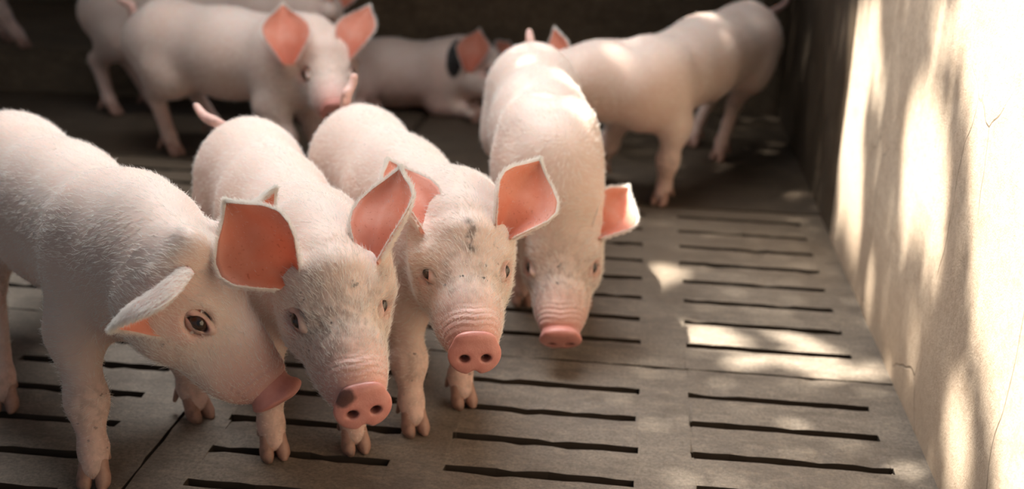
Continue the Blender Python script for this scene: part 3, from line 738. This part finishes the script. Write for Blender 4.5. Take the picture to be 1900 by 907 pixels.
    w_ = A*(0.35+0.65*np.clip(zz[Q].mean(1)/0.2, 0, 1)); w_ = w_*(1+1.2*isH[Q].mean(1)); w_ = w_*(dn[Q].mean(1) > 0.028)*(1-0.85*np.clip(black[Q].mean(1)*1.5, 0, 1))
    pick = rng.choice(len(Q), nh, p=w_/w_.sum()); bc = rng.random((nh, 2)); a_, b_ = bc[:, :1], bc[:, 1:]
    q4 = V[Q[pick]]; pts = q4[:, 0]*(1-a_)*(1-b_)+q4[:, 1]*a_*(1-b_)+q4[:, 2]*a_*b_+q4[:, 3]*(1-a_)*b_
    nn = Nn[Q[pick]].mean(1); nn /= np.linalg.norm(nn, axis=1)[:, None]+1e-9
    hw = isH[Q[pick]].mean(1)[:, None]; hlp = ((pts-hO) @ Rh)/hs
    dt = -ax*1.0-Z*0.55; dh = -hx*1.0+np.sign(hlp[:, 1:2])*hy*np.clip(np.abs(hlp[:, 1:2])*12, 0, .9)
    nse = np.sin(pts*23.0+1.3)[:, [1, 2, 0]]*0.35
    dirs = dt*(1-hw)+dh*hw+nse
    blk = black[Q[pick]].mean(1); dnp = np.linalg.norm(hlp-NOSE_T, axis=1)
    ln = np.where(hw[:, 0] > .5, np.clip(dnp/0.12, .22, 1)*0.0125, 0.0115)*np.clip(pts[:, 2]/0.15, .45, 1)*s*(0.55+0.9*rng.random(nh))
    hp_pts.append(pts); hp_dir.append(dirs); hp_n.append(nn); hp_len.append(ln); hp_lift.append(np.full(nh, 0.22))
    hp_pts, hp_dir, hp_n, hp_len, hp_lift = (np.concatenate(z_) for z_ in (hp_pts, hp_dir, hp_n, hp_len, hp_lift))
    if spec.get('hair', 1.0) > 0: bristles('bristles', root, hp_pts, hp_dir, hp_n, hp_len, M['hair'], hp_lift, rad=spec.get('hr', 0.00022))
    return root

def img_dir(ax_, ay_, depth=0.0): return CR*ax_+CD*ay_+CF*depth      # a direction as seen in the photograph
PIGS = []
#PIGSPECS
def eyes_side(near, axis, off):     # the point between the eyes from the near eye
    return near+unit(axis)*off
AWAY = unit(CF*np.array([1, 1, 0])); UP = np.array([0, 0, 1.0])
SPECS = []
# the piglet cut by the left edge of the picture
A_eye = at(362, 612, 1.645)
SPECS.append(dict(s=1.05, hip=(-1.20, 2.06, .335), shoulder=(-0.815, 1.69, .335), hs=1.06,
    label='pale piglet with a folded-down ear, standing in profile, snout near the floor joint',
    eyes=eyes_side(A_eye, AWAY+UP*0.1, .056), nose=at(508, 731, 1.715), left=AWAY+UP*0.1,
    feet=[(-.823, 1.545, 0), (-.752, 1.785, 0), (-1.095, 1.76, 0), (-1.20, 2.28, 0)], toe={1: 0.15, 0: -0.5, 2: -0.4},
    ears=[dict(side=-1, tip=at(216, 606, 1.58), open=CR*0.8+CD*0.4-CF*.2, w=.145, c0=1.3, c1=1.0, tipbend=0.3),
          dict(side=1, tip=at(507, 361, 1.70), open=CR*0.8+CD*0.6-CF*0.4, w=.085)],
    face_dirt=0.12, hair=1.5, disc=-.2))
# front pair facing the camera
SPECS.append(dict(s=1.0, hip=(-.774, 2.207, .318), shoulder=(-.528, 1.762, .312), hs=1.0,
    label='piglet with dirt-specked face and a black spot on its pink snout disc',
    eyes=at(628, 584, 1.67), nose=at(670, 742, 1.592), left=-0.17,
    feet=[(-.573, 1.677, 0), (-.445, 1.720, 0), (-.855, 2.21, 0), (-.752, 2.275, 0)],
    ears=[dict(side=-1, tip=at(424, 382, 1.63), open=-CF+CD*0.15+CR*.1, w=.128, skew=0.10, c0=1.2, c1=.45),
          dict(side=1, tip=at(738, 318, 1.76), open=-CF*0.9-CR*0.35, w=.105, skew=-0.08, c0=1.3, c1=.6)],
    tail=[at(400, 226, 2.40), at(378, 216, 2.43), at(364, 196, 2.45)], spot_snout=True, face_dirt=0.75, fat=.92, hair=1.6, disc=0.5))
SPECS.append(dict(s=1.0, hip=(-.578, 2.356, .322), shoulder=(-.316, 1.908, .315), hs=1.0,
    label='piglet with dark smudged streaks down the middle of its forehead',
    eyes=at(863, 510, 1.85), nose=at(880, 650, 1.755), left=-0.01,
    feet=[(-.358, 1.798, 0), (-.290, 1.914, 0), (-.625, 2.37, 0), (-.525, 2.44, 0)],
    ears=[dict(side=-1, tip=at(726, 300, 1.94), open=-CF*0.8+CR*0.5, w=.10, c0=1.3, c1=.6),
          dict(side=1, tip=at(999, 302, 1.92), open=-CF*0.95+CD*0.1+CR*.1, w=.112, skew=-0.10, c0=1.2, c1=.5)],
    tail=[at(640, 178, 2.48), at(652, 160, 2.50), at(658, 141, 2.50)], scar=True, face_dirt=0.5, fat=.92, hair=1.6, disc=0.5))
# head-down piglet behind the pair
SPECS.append(dict(s=1.04, hip=(-.262, 2.85, .382), shoulder=(-.178, 2.34, .342), hs=1.03,
    label='piglet sniffing the slats, head lowered straight down, narrow back toward the rear wall',
    eyes=at(1042, 497, 2.35), nose=at(1040, 630, 2.275), left=0.01,
    feet=[(-.23, 2.42, 0), (-.10, 2.42, 0), (-.34, 2.86, 0), (-.20, 2.90, 0)], neck_lift=0.0,
    ears=[dict(side=-1, tip=at(925, 380, 2.42), open=-CF, w=.10),
          dict(side=1, tip=at(1164, 350, 2.42), open=-CF+CD*0.15, w=.10, skew=-0.12, c0=1.3, c1=.6)],
    tail=[at(984, 76, 2.98), at(982, 58, 3.0)], face_dirt=0.7, hair=1.0, hr=.0003, fat=.94, scap=.085))
# back row
SPECS.append(dict(s=1.10, hip=(-1.46, 3.47, .352), shoulder=(-1.03, 3.34, .335), hs=1.08, res=.006,
    label='piglet in the back row with both ears raised, standing broadside before the dark step',
    eyes=at(609, 143, 3.36), nose=at(622, 207, 3.25), left=-0.07,
    feet=[(-1.0, 3.22, 0), (-.95, 3.36, 0), (-1.46, 3.435, 0), (-1.40, 3.66, 0)],
    ears=[dict(side=-1, basew=at(534, 112, 3.29), tip=at(525, 12, 3.31), open=-CF+CR*0.25, w=.135), dict(side=1, basew=at(646, 104, 3.36), tip=at(683, 13, 3.40), open=-CF-CR*0.2, w=.115)],
    tail=[at(244, 8, 3.62), at(225, 2, 3.62), at(215, -12, 3.62)], hair=0.35, hr=.0004))
F_eye = at(601, 54, 3.90)
SPECS.append(dict(s=1.10, hip=(-1.82, 3.93, .37), shoulder=(-1.30, 3.90, .36), hs=1.05, res=.006,
    label='rearmost piglet half hidden behind another, only hind leg and face showing past it',
    eyes=eyes_side(F_eye, AWAY, .058), nose=at(640, 108, 3.95), left=AWAY+CR*-0.2,
    feet=[(-1.28, 3.80, 0), (-1.2, 3.95, 0), (-1.876, 3.905, 0), (-1.78, 4.02, 0)],
    ears=[dict(side=-1, tip=at(572, -30, 3.95), open=-CF*0.7+CR*0.7, w=.11), dict(side=1, tip=at(640, -40, 4.1), open=-CF+CR*0.4, w=.11)],
    hair=0.2, hr=.0004))
G_eye = at(913, 150, 4.18)
SPECS.append(dict(s=1.02, hip=(-1.13, 4.27, .135), shoulder=(-.72, 4.24, .135), hs=1.05, res=.006, lie=True,
    label='piglet with a black collar patch, lying down along the back wall',
    eyes=eyes_side(G_eye, AWAY, .058), nose=at(962, 196, 4.18), left=AWAY,
    feet=[(-.60, 4.10, 0), (-.60, 4.30, 0), (-.98, 4.10, 0), (-.98, 4.34, 0)],
    ears=[dict(side=-1, basew=at(872, 128, 4.18), tip=at(888, 58, 4.2), open=-CF*0.8-CR*0.1, w=.13), dict(side=1, tip=at(944, 80, 4.36), open=-CF+CR*0.3, w=.11)],
    collar=tuple(at(838, 112, 4.16)), hair=0.2, hr=.0004))
SPECS.append(dict(s=1.03, arch=(0,0,.01), hip=(.325, 3.76, .39), shoulder=(.03, 3.23, .345), hs=1.08, res=.006,
    label='large pinkish piglet standing in the back corner next to the sunlit wall',
    eyes=at(1010, 190, 3.16), nose=at(985, 262, 3.10), left=CR*0.8-CF*0.3,
    feet=[(-.10, 3.42, 0), (.089, 3.228, 0), (.20, 3.93, 0), (.28, 3.755, 0)],
    ears=[dict(side=-1, tip=at(950, 130, 3.3), open=-CF, w=.10), dict(side=1, basew=at(1060, 165, 3.2), tip=at(1028, 58, 3.22), open=-CR*0.6-CF*0.6, w=.12)],
    tail=[at(1452, 12, 3.98), at(1462, -4, 4.0)], hair=0.3, hr=.0004))
I_f = at_z(38, 88, .165)
SPECS.append(dict(s=1.05, hip=I_f+np.array([-.75, .10, .345]), shoulder=I_f+np.array([-.15, .06, .345]), hs=1.0, res=.007, ground=.165,
    label='piglet on the raised step, just one front leg inside the picture',
    eyes=I_f+np.array([.05, -.02, .50]), nose=I_f+np.array([.12, -.06, .38]), left=(0.3, 1, 0),
    feet=[I_f, I_f+np.array([-.15, .14, 0]), I_f+np.array([-.78, .03, 0]), I_f+np.array([-.68, .16, 0])],
    ears=[dict(side=-1, tip=I_f+np.array([-.05, -.18, .62]), open=(1, -.2, 0), w=.10), dict(side=1, tip=I_f+np.array([-.05, .18, .62]), open=(1, .2, 0), w=.10)],
    hair=0.1, hr=.0004))
for k_, sp_ in enumerate(SPECS):
    t1 = time.time(); piglet(sp_); print('piglet', k_, round(time.time()-t1, 2))
print('script', round(time.time()-T0, 1))
